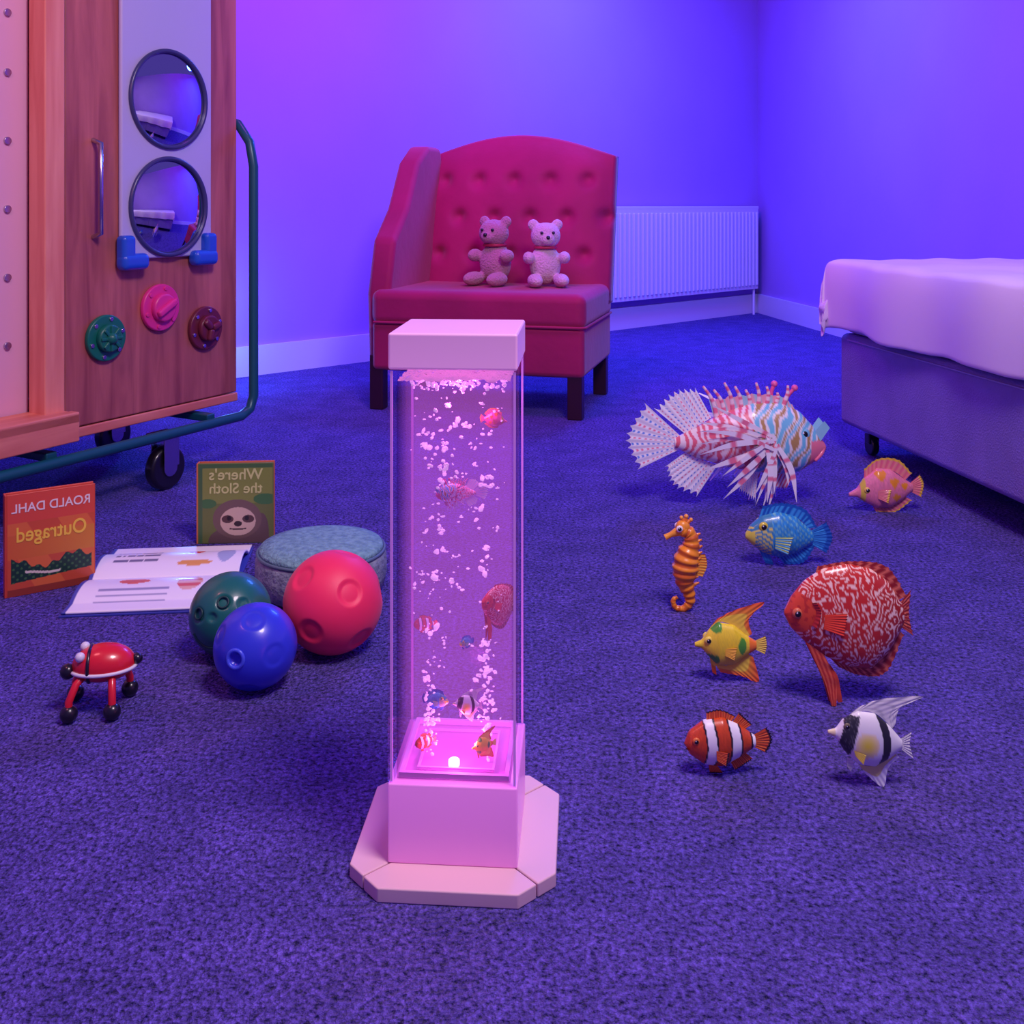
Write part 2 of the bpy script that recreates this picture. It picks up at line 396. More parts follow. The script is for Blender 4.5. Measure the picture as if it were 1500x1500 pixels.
def discus():
    b = MB(1240, 1030, 1.026e-3)
    def col(x, y):
        d = math.hypot(x-1160, (y-893))
        if d < 30: return (222, 78, 42) if nz(x, y, .15) > -.2 else (195, 55, 38)
        w = math.sin((math.hypot(x-1150, y-895)+9*nz(x, y, .06)*2)*.62+nz(x, y, .09, 4)*5.2)
        if w > .42 and nz(x, y, .22, 9) > -.28: return (248, 210, 190)
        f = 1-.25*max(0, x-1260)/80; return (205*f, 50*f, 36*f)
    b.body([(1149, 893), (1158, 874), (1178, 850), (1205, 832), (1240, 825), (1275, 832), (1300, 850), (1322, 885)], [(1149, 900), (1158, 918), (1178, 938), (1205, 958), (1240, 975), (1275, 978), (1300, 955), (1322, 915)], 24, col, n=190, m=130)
    def fc(u, v): return (230, 120, 90) if math.sin(u*70+v*3) > .3 else (155, 38, 32)
    b.fin([(1195, 838), (1240, 827), (1280, 838), (1316, 878)], [(1198, 828), (1245, 821), (1300, 828), (1330, 872)], fc, jn=16, jag=.15)
    b.fin([(1215, 962), (1245, 975), (1280, 972), (1314, 920)], [(1230, 978), (1262, 990), (1300, 985), (1325, 930)], fc, jn=16, jag=.15)
    b.fin([(1316, 885), (1319, 900), (1316, 915)], [(1336, 862), (1333, 900), (1340, 932)], fc, jag=.12)
    for s in (1, -1):
        b.fin([(1178, 936), (1192, 965), (1206, 995), (1216, 1030)], [(1204, 954), (1214, 974), (1222, 996), (1222, 1029)], lambda u, v: (235, 110, 70) if int(v*6+u*2) % 2 else (205, 62, 45), d0=s*7, d1=s*10, m=24, jn=3)
        b.fin([(1196, 960), (1212, 985), (1226, 1026)], [(1206, 966), (1224, 985), (1232, 1024)], lambda u, v: (220, 80, 55), d0=s*5, d1=s*7, m=10, jn=3)
        b.fin([(1202, 892), (1200, 912)], [(1235, 888), (1230, 922)], lambda u, v: (240, 75, 42), d0=s*22, d1=s*26, jag=.08)
        b.fin([(1184, 876), (1190, 890), (1184, 908)], [(1190, 874), (1197, 890), (1190, 912)], lambda u, v: (180, 45, 35), d0=s*18, d1=s*21)
    b.eye(1165, 893, 8, 12, (150, 60, 45), (215, 110, 70))
    return b.mesh('toy_discus_fish')

def bluefish():
    b = MB(1155, 828, 1.42e-3)
    def col(x, y):
        if x < 1104 and y > 776: return (230, 220, 80)
        if x < 1128: return (230, 220, 100) if math.sin(y*1.0+x*.5) > .2 and y > 770 else (60, 140, 175)
        f = .95+.2*nz(x, y, .5)
        return (45*f, 150*f, 215*f) if math.sin(x*.7)*math.sin(y*.7) > -.3 else (110*f, 190*f, 200*f)
    b.body([(1092, 781), (1100, 768), (1116, 755), (1140, 749), (1165, 756), (1190, 778)], [(1092, 788), (1100, 796), (1116, 808), (1140, 816), (1165, 810), (1190, 795)], 17, col)
    fc = lambda u, v: (25, 90, 180) if v > .75 or int(u*24) % 2 else (60, 160, 225)
    b.fin([(1112, 758), (1140, 750), (1170, 760), (1184, 774)], [(1118, 740), (1148, 736), (1180, 745), (1198, 772)], fc, jag=.1, jn=10)
    b.fin([(1140, 815), (1165, 809), (1184, 797)], [(1150, 827), (1178, 824), (1196, 798)], fc, jag=.1)
    b.fin([(1112, 805), (1128, 813)], [(1122, 826), (1134, 828)], fc, jag=.1)
    b.fin([(1187, 778), (1189, 787), (1187, 796)], [(1212, 764), (1221, 787), (1212, 811)], fc, jag=.08)
    for s in (1, -1): b.fin([(1132, 782), (1131, 798)], [(1158, 780), (1150, 806)], lambda u, v: (70, 165, 210) if int(u*10) % 2 else (190, 215, 120), d0=s*17, d1=s*22, jag=.1)
    b.eye(1116, 768, 7, 11, (225, 205, 60))
    return b.mesh('toy_blue_angelfish')

def pinkfish():
    b = MB(1295, 747, 1.68e-3)
    def col(x, y):
        for a, c, r in ((1283, 690, 9), (1302, 700, 8), (1285, 718, 8), (1306, 722, 7), (1318, 706, 6)):
            if abs(x-a)+abs(y-c)*.8 < r and y > c-r*.5: return (240, 150, 40)
        if x > 1255 and x < 1262: return (225, 200, 70)
        f = .95+.1*nz(x, y, .5); return (248*f, 140*f, 165*f)
    b.body([(1240, 719), (1252, 712), (1262, 697), (1280, 683), (1300, 684), (1316, 696), (1332, 706)], [(1240, 724), (1252, 725), (1262, 732), (1280, 741), (1300, 740), (1316, 730), (1332, 716)], 14, col)
    fc = lambda u, v: (235, 190, 60) if v > .8 else ((244, 150, 140) if int(u*20) % 2 else (235, 110, 130))
    b.fin([(1262, 698), (1280, 684), (1302, 686), (1322, 700)], [(1262, 684), (1282, 669), (1312, 670), (1332, 690)], fc, jag=.1, jn=10)
    b.fin([(1275, 740), (1300, 740), (1322, 725)], [(1280, 747), (1308, 747), (1332, 730)], fc, jag=.1)
    b.fin([(1329, 705), (1331, 711), (1329, 717)], [(1344, 692), (1350, 706), (1346, 726)], fc, jag=.1)
    for s in (1, -1): b.fin([(1278, 712), (1278, 724)], [(1297, 710), (1292, 730)], fc, d0=s*13, d1=s*17, jag=.1)
    b.eye(1264, 713, 5, 9, (240, 200, 90))
    return b.mesh('toy_butterfly_fish')

def seahorse():
    b = MB(1003, 895, 1.26e-3)
    def col(u, v): return (245, 150, 30) if math.sin(u*95) > -.3 else (210, 105, 20)
    pts = [(1000, 776, 0), (1010, 782, 0), (1012, 797, 0), (1006, 815, 0), (1003, 835, 0), (1003, 852, 0), (1009, 868, 0), (1010, 882, 0), (1001, 891, 0), (989, 889, 0), (986, 879, 0), (992, 874, 0)]
    rad = [9, 10, 12, 17, 18, 13, 9, 7, 5, 4, 3.5, 2.5]
    A = cat([(*p, r) for p, r in zip(pts, rad)], 110)
    b.pipe([tuple(a[:3]) for a in A], [a[3]*(1+.07*math.sin(i*1.05)) for i, a in enumerate(A)], col, n=220, m=22)
    b.pipe([(1002, 774, 0), (993, 778, 0), (982, 783, 0), (974, 787, 0)], [9, 7, 4, 4.6], lambda u, v: (248, 168, 50))
    b.ball(1000, 772, 11, 0, (244, 155, 40), .8)
    for x, y, r in ((998, 758, 3), (1005, 756, 3.4), (1012, 761, 3)): b.pipe([(1003, 768, 0), (x, y, 0)], [5, 2], lambda u, v: (225, 120, 25), n=8); b.ball(x, y, r, 0, (245, 165, 60))
    for i in range(9):
        y = 785+i*9; b.pipe([(1016+4*math.sin(i*.7), y, 0), (1026+3*math.sin(i*.7), y-4, 0)], [4, 1.2], lambda u, v: (230, 130, 30), n=6, m=8)
    b.fin([(1018, 812), (1020, 826), (1018, 842)], [(1034, 812), (1037, 828), (1030, 845)], lambda u, v: (250, 190, 70) if int(u*16) % 2 else (235, 140, 35), jag=.1)
    b.eye(994, 772, 5, 8, (250, 240, 235))
    return b.mesh('toy_seahorse')

def lionfish():
    b = MB(1070, 742, 1.7e-3)
    rr = random.Random(4)
    def col(x, y):
        if x > 1182 and y > 642: return (248, 135, 155)
        if x > 1098:
            w = math.sin((x+.5*(y-640)+10*nz(x, y, .05))*.34)
            return (120, 205, 228) if w > .3 else ((185, 150, 90) if w < -.68 else (246, 244, 240))
        w = math.sin((x+.35*abs(y-645)+8*nz(x, y, .07))*.62)
        return (236, 110, 128) if w > .0 else (250, 236, 234)
    b.body([(988, 642), (1020, 626), (1060, 604), (1100, 591), (1140, 590), (1170, 602), (1192, 626), (1208, 650)], [(988, 655), (1020, 670), (1060, 682), (1100, 690), (1140, 694), (1170, 690), (1192, 676), (1208, 660)], 28, col, n=160, m=70)
    def dash(a, c2): 
        def f(u, v):
            r = (u*9) % 1
            if abs(r-.5) < .15 and (v*9+int(u*9)*.5) % 1 < .45: return a if int(u*9) % 2 else c2
            return (252, 252, 253)
        return f
    d1 = dash((100, 150, 232), (244, 130, 155))
    b.fin([(998, 640), (994, 648), (998, 657)], [(944, 590), (916, 640), (934, 688)], d1, n=80, m=40, jag=.1, jn=9)
    b.fin([(1004, 636), (1022, 624), (1042, 612)], [(958, 598), (986, 572), (1018, 568)], d1, n=60, m=36, jag=.14)
    b.fin([(1005, 662), (1030, 674), (1050, 682)], [(974, 684), (984, 712), (1020, 728)], d1, n=60, m=36, jag=.14)
    for i in range(9):
        x = 1050+i*12; y = 606-i*2 if i < 6 else 592
        tx = x-20+i*3.5; ty = 566+6*math.sin(i*2.1)+(i > 6)*4
        b.pipe([(x, y+6, 0), ((x+tx)/2+3, (y+ty)/2, 0), (tx, ty, 0)], [4, 3, 1.8], lambda u, v: (240, 120, 150) if int(u*7) % 2 else (250, 225, 228), n=20, m=10)
    b.fin([(1045, 610), (1090, 596), (1140, 592), (1165, 602)], [(1038, 584), (1082, 576), (1140, 577), (1160, 592)], lambda u, v: (246, 170, 182) if int(u*18) % 2 else (165, 212, 225), jag=.25, jn=9)
    for (x, y, tx, ty) in ((1132, 592, 1136, 564), (1150, 594, 1166, 570)):
        b.pipe([(x, y, 4), ((x+tx)/2-3, (y+ty)/2, 6), (tx, ty, 8)], [4, 3, 3], lambda u, v: (240, 90, 150), n=14, m=10); b.ball(tx, ty, 5, 8, (240, 100, 160))
    # feathery pectoral fins: long separate ribs sweeping down and back, both sides
    for s in (1, -1):
        for i in range(22):
            a = math.radians(68+i*6.6+rr.uniform(-3, 3))
            L = rr.uniform(74, 112)-max(0, 4-i)*8
            ox, oy = 1122+rr.uniform(-8, 8), 640+rr.uniform(-14, 12)
            tx = ox+L*math.cos(a)*1.05; ty = min(oy+L*math.sin(a), 741)
            bend = rr.uniform(-9, 4)
            mx_, my_ = ox+(tx-ox)*.55+5, oy+(ty-oy)*.55+bend
            w_ = rr.uniform(2.6, 4.6); nx, ny = -math.sin(a)*w_, math.cos(a)*w_; ph = rr.random()
            b.fin([(ox-nx*.6, oy-ny*.6), (mx_-nx, my_-ny), (tx-nx*.1, ty)], [(ox+nx*.6, oy+ny*.6), (mx_+nx, my_+ny), (tx+nx*.3+1, ty+ny*.2)],
                  lambda u, v: (242, 130, 155) if int(u*10+ph*3) % 3 == 0 and u < .75 else (253, 249, 251), n=28, m=7, th=1.6, d0=s*(29+(i % 4)*3.5), d1=s*(30+(i % 4)*3.5), jn=1, ridge=0)
    b.fin([(1090, 686), (1110, 690)], [(1082, 722), (1106, 738)], d1, n=30, m=20, jag=.2)
    b.fin([(1140, 692), (1165, 688)], [(1128, 716), (1150, 720)], lambda u, v: (248, 228, 232) if int(u*9) % 2 else (235, 110, 140), jag=.2)
    for s in (1, -1):
        b.fin([(1186, 636), (1196, 648)], [(1203, 614), (1211, 624)], lambda u, v: (150, 212, 228), d0=s*10, d1=s*14)
        b.pipe([(1206, 652, s*3), (1200, 662, s*9), (1190, 672, s*13)], [3, 3.5, 2], lambda u, v: (240, 120, 150), n=12, m=8)
    b.eye(1172, 632, 9, 18, (60, 60, 70), (130, 205, 225))
    return b.mesh('toy_lionfish')

me_clown, me_idol, me_angel, me_discus = clownfish(), idol(), angel(), discus()
me_blue, me_pink, me_sea, me_lion = bluefish(), pinkfish(), seahorse(), lionfish()
def place(me, name, x, y, rz=0, parent=None, z=0, s=1, ry=0):
    if not me.materials: me.materials.append(M_toy)
    o = newobj(name, me, parent, None, (x, y, z), (0, ry, rz)); o.scale = (s, s, s); return o
place(me_lion, 'toy_lionfish', .543, 2.545)
place(me_pink, 'toy_butterfly_fish', .915, 2.50)
place(me_blue, 'toy_blue_angelfish', .575, 2.13)
place(me_sea, 'toy_seahorse', .319, 1.89)
place(me_discus, 'toy_discus_fish', .503, 1.54)
place(me_angel, 'toy_angelfish', .343, 1.61)
place(me_clown, 'toy_clownfish', .286, 1.35)
place(me_idol, 'toy_moorish_idol', .467, 1.32)
def swim(me, nm, x, z, width, y=0, rz=0, ry=0):
    xs = [v.co.x for v in me.vertices]; zs = [v.co.z for v in me.vertices]
    s = width/(max(xs)-min(xs)); o = place(me, nm, x, y, rz, aq, 0, s, ry); o.location.z = z-s*(max(zs)+min(zs))/2
swim(me_lion, 'tank_lionfish', .003, .415, .062, -.02, pi+.2)
swim(me_pink, 'tank_butterfly_fish', .041, .503, .032, -.02, pi)
swim(me_discus, 'tank_discus_fish', .038, .276, .058, -.015, .85, .3)
swim(me_blue, 'tank_blue_fish', .010, .243, .022, -.02, .8)
swim(me_blue, 'tank_blue_fish_small', -.027, .175, .034, -.02, pi-.3)
swim(me_idol, 'tank_moorish_idol', .014, .174, .040, -.03, .3)
swim(me_clown, 'tank_clownfish', -.044, .246, .030, .02, .2)
swim(me_angel, 'tank_angelfish', .031, .130, .032, -.03, .6)
swim(me_clown, 'tank_clownfish_small', -.036, .131, .028, -.03, .6)

# ------------------------------------------------------------ balls
def dimple_fn(cs):
    cs = [(Vector(c).normalized(), a, d) for c, a, d in cs]
    def f(p):
        k = 1
        for c, a, d in cs:
            an = p.angle(c)
            if an < a:
                t = an/a; k -= d*max(0, min(1, (1-t)/.3))
        return p*k
    return f
M_rb = mat('coral_rubber', (250, 46, 92), rough=.5, sheen=.1); M_gb = mat('green_rubber', (20, 104, 92), rough=.35, coat=.3); M_bb = mat('blue_rubber', (48, 62, 210), rough=.32, coat=.3)
ic = []
g = (1+5**.5)/2
for a, b2 in ((1, g), (-1, g), (1, -g), (-1, -g)): ic += [((0, a, b2), .27, .05), ((a, b2, 0), .27, .05), ((b2, 0, a), .27, .05)]
sph('coral_toy_ball', .083, (-.301, 1.723, .082), M_rb, fn=dimple_fn(ic), u=160, v=110, rot=(.5, .3, .4))
gb = sph('green_smiley_ball', .067, (-.470, 1.71, .067), M_gb, fn=dimple_fn([((-.75, -1, .35), .2, .05), ((0.05, -1, .75), .2, .05), ((-.2, -1, .3), .12, .06), ((.6, -.8, .6), .16, .05)]), u=120, v=90)
M_dk = mat('dark_green_groove', (10, 60, 58), rough=.5); M_wt = mat('toy_white', (225, 225, 230), rough=.4)
def arc_on(parent, r, c, rad_, a0, a1, m, name, th=.0022):
    c = Vector(c).normalized(); e1 = c.cross(Vector((0, 0, 1))).normalized(); e2 = e1.cross(c)
    pts = []
    for i in range(21):
        a = a0+(a1-a0)*i/20; p = (c+e1*math.cos(a)*rad_+e2*math.sin(a)*rad_).normalized()*r; pts.append(tuple(p))
    tube(name, pts, th, m, parent)
arc_on(gb, .0668, (-.35, -1, -.05), .5, math.radians(200), math.radians(340), M_dk, 'smile')
arc_on(gb, .0668, (-.75, -1, .4), .13, 0, 2*pi, M_dk, 'eye_ring_1', .0016); arc_on(gb, .0668, (.05, -1, .75), .13, 0, 2*pi, M_dk, 'eye_ring_2', .0016)
bb = sph('blue_toy_ball', .0637, (-.399, 1.593, .0637), M_bb, fn=dimple_fn([((-.25, -1, .1), .17, .12), ((.7, -.8, .1), .3, .03), ((-.9, -.5, .5), .3, .03), ((.1, -.6, 1), .3, .03), ((0, -.7, -.8), .28, .03)]), u=140, v=100)
arc_on(bb, .0632, (-.25, -1, .1), .21, 0, 2*pi, mat('blue_ring', (70, 90, 225), rough=.3), 'hole_ring', .003)

# round floor pouffe / drum
dr = empty('round_pouffe', (-.372, 2.0, 0))
M_dr = mat('pouffe_fabric', (150, 160, 170), rough=.9, bump=.5, bscale=130, rgb2=(112, 122, 138), vscale=60)
M_dr2 = mat('pouffe_top_fabric', (136, 184, 184), rough=.9, bump=.6, bscale=150, rgb2=(104, 148, 156), vscale=90)
def lathe(name, prof, m, parent, n=64):
    v = []; f = []
    for r, z in prof:
        for j in range(n): a = 2*pi*j/n; v.append((r*math.cos(a), r*math.sin(a), z))
    for i in range(len(prof)-1):
        for j in range(n): k = (j+1) % n; f.append((i*n+j, i*n+k, (i+1)*n+k, (i+1)*n+j))
    f.append(tuple(range(n))[::-1]); f.append(tuple((len(prof)-1)*n+j for j in range(n)))
    me = bpy.data.meshes.new(name); me.from_pydata(v, [], f); return newobj(name, me, parent, m)
lathe('side', [(.108, 0), (.122, .01), (.127, .035), (.126, .065), (.121, .078)], M_dr, dr)
lathe('top', [(.121, .0782), (.117, .088), (.09, .095), (.04, .098), (.002, .0985)], M_dr2, dr)
tube('piping', [(.122*math.cos(a*pi/32), .122*math.sin(a*pi/32), .078) for a in range(64)], .003, mat('piping', (90, 115, 130)), dr, True)

# ------------------------------------------------------------ books
def ell(x, y, cx, cy, rx, ry): return ((x-cx)/rx)**2+((y-cy)/ry)**2 < 1
def art_panel(name, w, h, fn, parent, loc, rot=(0, 0, 0), n=170):
    b = MB(0, 0, 1); G = []; C = []
    for i in range(n):
        u = i/(n-1); r = []; c = []
        for j in range(n):
            v = j/(n-1); r.append(((u-.5)*w, 0, v*h)); c.append(fn(u, v))
        G.append(r); C.append(c)
    b.grid(G, C); return newobj(name, b.mesh(name), parent, M_print, loc, rot)
def text(s, size, loc, m, parent, mirror=False, rot=(pi/2, 0, 0), sx=1):
    cu = bpy.data.curves.new('lettering', 'FONT'); cu.body = s; cu.size = size; cu.extrude = .0003; cu.align_x = 'CENTER'; cu.offset = size*.012
    o = bpy.data.objects.new('lettering', cu); COL.objects.link(o); o.parent = parent; o.location = loc; o.rotation_euler = rot
    o.scale = (-sx if mirror else sx, 1, 1); cu.materials.append(m)
def art1(u, v):
    if v < .06: return (150, 60, 40)
    top = .30+.05*math.sin(u*9+1)+.02*math.sin(u*40); bot = .12+.05*u
    if bot < v < top and .04 < u < .97:
        if .2 < u < .6 and abs(v-.2-.02*math.sin(u*9)) < .012: return (225, 215, 190)
        return (26, 60, 46) if math.sin(u*70)*math.sin(v*90) < .5 else (64, 112, 62)
    if v > .72: return (218, 82, 60)
    if .36 < v < .6: return (214, 104+30*u, 50) 
    return (206, 86, 52) if math.sin(u*9+v*6) > 0 else (222, 112, 56)
bk1 = empty('board_book', (-.897, 1.995, 0), math.radians(33))
M_pg = mat('page_edge', (215, 195, 180), rough=.8); M_bkr = mat('orange_cover', (205, 76, 54), rough=.4)
box('front_cover', (.160, .004, .196), (0, 0, .098), M_bkr, bk1, bevel=.0015)
box('pages', (.154, .012, .188), (.002, .009, .098), M_pg, bk1, bevel=.001)
box('back_cover', (.160, .004, .196), (0, .018, .098), M_bkr, bk1, bevel=.0015)
box('spine', (.004, .022, .196), (-.081, .009, .098), M_bkr, bk1, bevel=.0015)
art_panel('cover_art', .156, .192, art1, bk1, (0, -.0023, .002))
M_ttl = mat('cover_white_print', (238, 225, 215)); M_yel = mat('cover_yellow_print', (250, 205, 70)); 
text('ROALD DAHL', .0245, (0, -.003, .160), M_ttl, bk1, True, sx=.93); text('Outraged', .040, (0, -.003, .104), M_yel, bk1, True, sx=.82)
def art2(u, v):
    bg = (132, 146, 62) if v > .5 else (108, 122, 56)
    if v > .95 or u < .05: return (70, 110, 60)
    if ell(u, v, .52, .30, .33, .25):
        if ell(u, v, .39, .30, .08, .05) or ell(u, v, .67, .30, .08, .05):
            return (30, 22, 26) if (ell(u, v, .41, .31, .03, .03) or ell(u, v, .65, .31, .03, .03)) else (88, 62, 58)
        if ell(u, v, .53, .24, .055, .035): return (48, 34, 36)
        if abs(v-(.17+.7*(u-.53)**2)) < .008 and .42 < u < .64: return (60, 40, 40)
        if ell(u, v, .53, .27, .24, .18): return (214, 190, 160)
        return (118, 96, 84)
    if ell(u, v, .55, .02, .42, .2) or ell(u, v, .85, .12, .1, .25): return (104, 84, 76)
    if ell(u, v, .9, .55, .16, .07) or ell(u, v, .12, .5, .12, .06): return (66, 120, 60)
    return bg
bk2 = empty('sloth_board_book', (-.612, 2.27, 0), math.radians(4))
M_gr = mat('green_cover', (110, 125, 60), rough=.4)
box('front_cover', (.165, .004, .178), (0, 0, .089), M_gr, bk2, bevel=.0015)
box('pages', (.159, .012, .170), (0, .009, .089), M_pg, bk2, bevel=.001)
box('back_cover', (.165, .004, .178), (0, .018, .089), mat('leaf_cover', (196, 110, 70)), bk2, bevel=.0015)
box('spine', (.004, .022, .178), (-.084, .009, .089), mat('orange_spine', (205, 120, 70)), bk2, bevel=.0015)
art_panel('cover_art', .161, .174, art2, bk2, (0, -.0023, .002))
M_lt = mat('pale_green_print', (206, 214, 130))
text("Where's", .034, (0, -.003, .142), M_lt, bk2, True); text('the Sloth', .032, (0, -.003, .112), M_lt, bk2, True)
# open book
ob = empty('open_picture_book', (-.692, 2.035, 0), math.radians(6))
def page_fn(top):
    def f(u, v):
        if u < .03 : return (70, 80, 170)
        if top and ell(u, v, .66, .55, .06, .14): return (225, 55, 50) if not ell(u, v, .64, .6, .02, .04) else (245, 200, 190)
        if top and .12 < u < .42 and .2 < v < .8 and int(v*24) % 3 == 0 and noise.noise(Vector((u*60, int(v*24), 0))) > -.25: return (120, 120, 150)
        if top and ell(u, v, .68, .2, .12, .05): return (235, 170, 90)
        if top and ell(u, v, .88, .4, .06, .2): return (175, 190, 215)
        if not top and ell(u, v, .35, .7, .1, .09): return (235, 120, 100)
        if not top and ell(u, v, .72, .62, .08, .2): return (225, 110, 110) if int(v*14) % 2 else (240, 190, 170)
        if not top and .15 < u < .6 and .2 < v < .5 and int(v*26) % 3 == 0: return (160, 160, 190)
        return (250, 248, 250)
    return f
for nm, s, dep, tp in (('rear_page', 1, .185, True), ('front_page', -1, .16, False)):
    b = MB(0, 0, 1); n = 130; G = []; C = []; fn = page_fn(tp)
    for i in range(n):
        u = i/(n-1); r = []; c_ = []
        for j in range(40):
            v = j/39; z = .007+.016*math.sin(min(v*1.35, 1)*pi)**.8*(1.3 if tp else .8)
            r.append(((u-.5)*.29, s*v*dep, z)); c_.append(fn(u, v if tp else 1-v))
        G.append(r); C.append(c_)
    b.grid(G, C); o = newobj(nm, b.mesh(nm), ob, M_print); sm = o.modifiers.new('s', 'SOLIDIFY'); sm.thickness = .004; sm.offset = 0
    box(nm+'_cover', (.298, dep+.006, .0035), (0, s*dep/2, .0020), mat('blue_book_cover', (60, 70, 170)), ob, bevel=.0008)

# ------------------------------------------------------------ little red beetle toy
cr = empty('wooden_beetle_toy', (-.612, 1.525, 0), math.radians(12)); cr.scale = (1, 1, 1)
M_red = mat('red_lacquer', (220, 30, 42), rough=.3, coat=.5); M_blk = mat('black_lacquer', (22, 20, 28), rough=.3, coat=.4)
sph('body', .045, (.004, 0, .066), M_red, cr, sc=(1.0, .70, .66), fn=lambda p: Vector((p.x, p.y, p.z if p.z > 0 else p.z*.8)))
tube('white_stripe', [(.004+.0458*math.cos(a*pi/32), .0320*math.sin(a*pi/32), .062) for a in range(64)], .0026, M_wt, cr, True)
tube('black_band', [(-.014, .0295*math.cos(a*pi/16), .066+.0275*math.sin(a*pi/16)*(1 if a < 16 else .8)) for a in range(32)], .0025, M_blk, cr, True)
sph('eye_1', .007, (-.026, -.018, .086), M_wt, cr); sph('eye_2', .007, (-.024, .010, .090), M_wt, cr)
sph('snout', .011, (-.045, -.006, .062), M_blk, cr)
sph('tail_bead', .008, (.051, 0, .07), M_blk, cr)
for i, (x, y, x0) in enumerate([(-.038, -.035, -.02), (.022, -.04, .018), (-.042, .034, -.02), (.036, .032, .024)]):
    tube('leg_%d' % (i+1), [(x0, y*.35, .058), (x0+(x-x0)*.55, y*.75, .05), (x, y, .03), (x, y, .012)], .0055, M_red, cr)
    sph('foot_%d' % (i+1), .0125, (x, y, .0125), M_blk, cr)

# ------------------------------------------------------------ armchair
M_ch = mat('magenta_velvet', (176, 14, 88), rough=.75, sheen=.2, bump=.15, bscale=25, var=.25, vscale=3)
M_leg = mat('dark_wood_leg', (50, 16, 34), rough=.4)
CX, CY = -.06, 3.92
ch = empty('armchair', (CX, CY, 0), math.radians(-14.9))
def cushion(name, size, loc, m, parent, rot=(0, 0, 0), bevel=.05):
    return box(name, size, loc, m, parent, rot, bevel=bevel, seg=6)
cushion('seat', (.80, .58, .13), (0, 0, .375), M_ch, ch, bevel=.035)
cushion('seat_rail', (.79, .57, .18), (0, 0, .235), M_ch, ch, bevel=.02)
tube('seat_piping', [(-.385, -.289, .322), (.385, -.289, .322), (.399, -.275, .322), (.399, .26, .322)], .005, M_ch, ch)
bm = bmesh.new(); nx_, nz_ = 90, 70
def backpt(i, j, front):
    u = i/nx_; v = j/nz_; x = (u-.5)*.80; zt = .95+.09*math.sin(pi*u); z = .36+(zt-.36)*v
    y = .20+.16*v; rnd = (1-abs(2*u-1)**8)*(1-v**10)
    th = .06+.06*rnd
    d = 0
    for a in range(5):
        for b_ in range(3):
            cx = -.3+a*.15+(.075 if b_ % 2 else 0); cz = .55+b_*.15
            q = math.hypot(x-cx, z-cz); d += .03*math.exp(-(q/.028)**2)
    return (x, y-th/2*rnd+d if front else y+th+.04, z)
F = [[bm.verts.new(backpt(i, j, True)) for j in range(nz_+1)] for i in range(nx_+1)]
B = [[bm.verts.new(backpt(i, j, False)) for j in range(nz_+1)] for i in range(nx_+1)]
for i in range(nx_):
    for j in range(nz_):
        bm.faces.new((F[i][j], F[i+1][j], F[i+1][j+1], F[i][j+1])); bm.faces.new((B[i][j], B[i][j+1], B[i+1][j+1], B[i+1][j]))
for i in range(nx_):
    bm.faces.new((F[i][nz_], F[i+1][nz_], B[i+1][nz_], B[i][nz_])); bm.faces.new((F[i+1][0], F[i][0], B[i][0], B[i+1][0]))
for j in range(nz_):
    bm.faces.new((F[0][j], F[0][j+1], B[0][j+1], B[0][j])); bm.faces.new((F[nx_][j+1], F[nx_][j], B[nx_][j], B[nx_][j+1]))
bmesh.ops.recalc_face_normals(bm, faces=bm.faces)
me = bpy.data.meshes.new('backrest'); bm.to_mesh(me); bm.free(); newobj('backrest', me, ch, M_ch)
def side_prof(name, pts, x0, x1):
    n = len(pts); v = [(x0, y, z) for y, z in pts]+[(x1, y, z) for y, z in pts]
    f = [tuple(range(n)), tuple(range(n, 2*n))[::-1]]+[(i, n+i, n+(i+1) % n, (i+1) % n) for i in range(n)]
    me = bpy.data.meshes.new(name); me.from_pydata(v, [], f)
    bm = bmesh.new(); bm.from_mesh(me); bmesh.ops.recalc_face_normals(bm, faces=bm.faces); bm.to_mesh(me); bm.free()
    return bev(newobj(name, me, ch, M_ch), .022, 5)
side_prof('wing', [(-.24, .15), (-.26, .42), (-.20, .62), (-.06, .74), (.06, .92), (.18, .99), (.33, .99), (.36, .9), (.30, .15)], -.425, -.335)
for i, (x, y) in enumerate([(.36, -.25), (-.38, -.25), (.36, .25), (-.38, .25)]):
    prism('leg_%d' % (i+1), [(x-.026, y-.026), (x+.026, y-.026), (x+.026, y+.026), (x-.026, y+.026)], 0, .2, M_leg, ch, bevel=.004)

def teddy(name, loc, rz, m, m2, s=1):
    parts = [((0, 0, .075), (.055, .05, .07)), ((0, -.01, .175), (.052, .047, .046)), ((-.042, 0, .213), (.02, .013, .02)), ((.042, 0, .213), (.02, .013, .02)),
             ((-.062, -.03, .10), (.02, .035, .022)), ((.062, -.03, .10), (.02, .035, .022)), ((-.045, -.065, .024), (.026, .055, .024)), ((.045, -.065, .024), (.026, .055, .024)), ((0, -.048, .163), (.025, .02, .02))]
    e = empty(name, loc, rz); e.scale = (s, s, s)
    bm = bmesh.new()
    for l, sc in parts:
        bmesh.ops.create_uvsphere(bm, u_segments=24, v_segments=16, radius=1, matrix=Matrix.Translation(l) @ Matrix.Diagonal((*sc, 1)))
    me = bpy.data.meshes.new('body'); bm.to_mesh(me); bm.free(); o = newobj('body', me, e, m)
    r = o.modifiers.new('r', 'REMESH'); r.mode = 'VOXEL'; r.voxel_size = .004; r.use_smooth_shade = True
    sm = o.modifiers.new('s', 'SMOOTH'); sm.iterations = 6; sm.factor = .6
    for x in (-.02, .02): sph('eye', .0055, (x, -.053, .186), M_blk, e, u=12, v=8)
    sph('nose', .007, (0, -.066, .17), M_blk, e, u=12, v=8)
    tube('ribbon', [(.036*math.cos(a*pi/12), -.005+.036*math.sin(a*pi/12), .135) for a in range(24)], .005, m2, e, True)
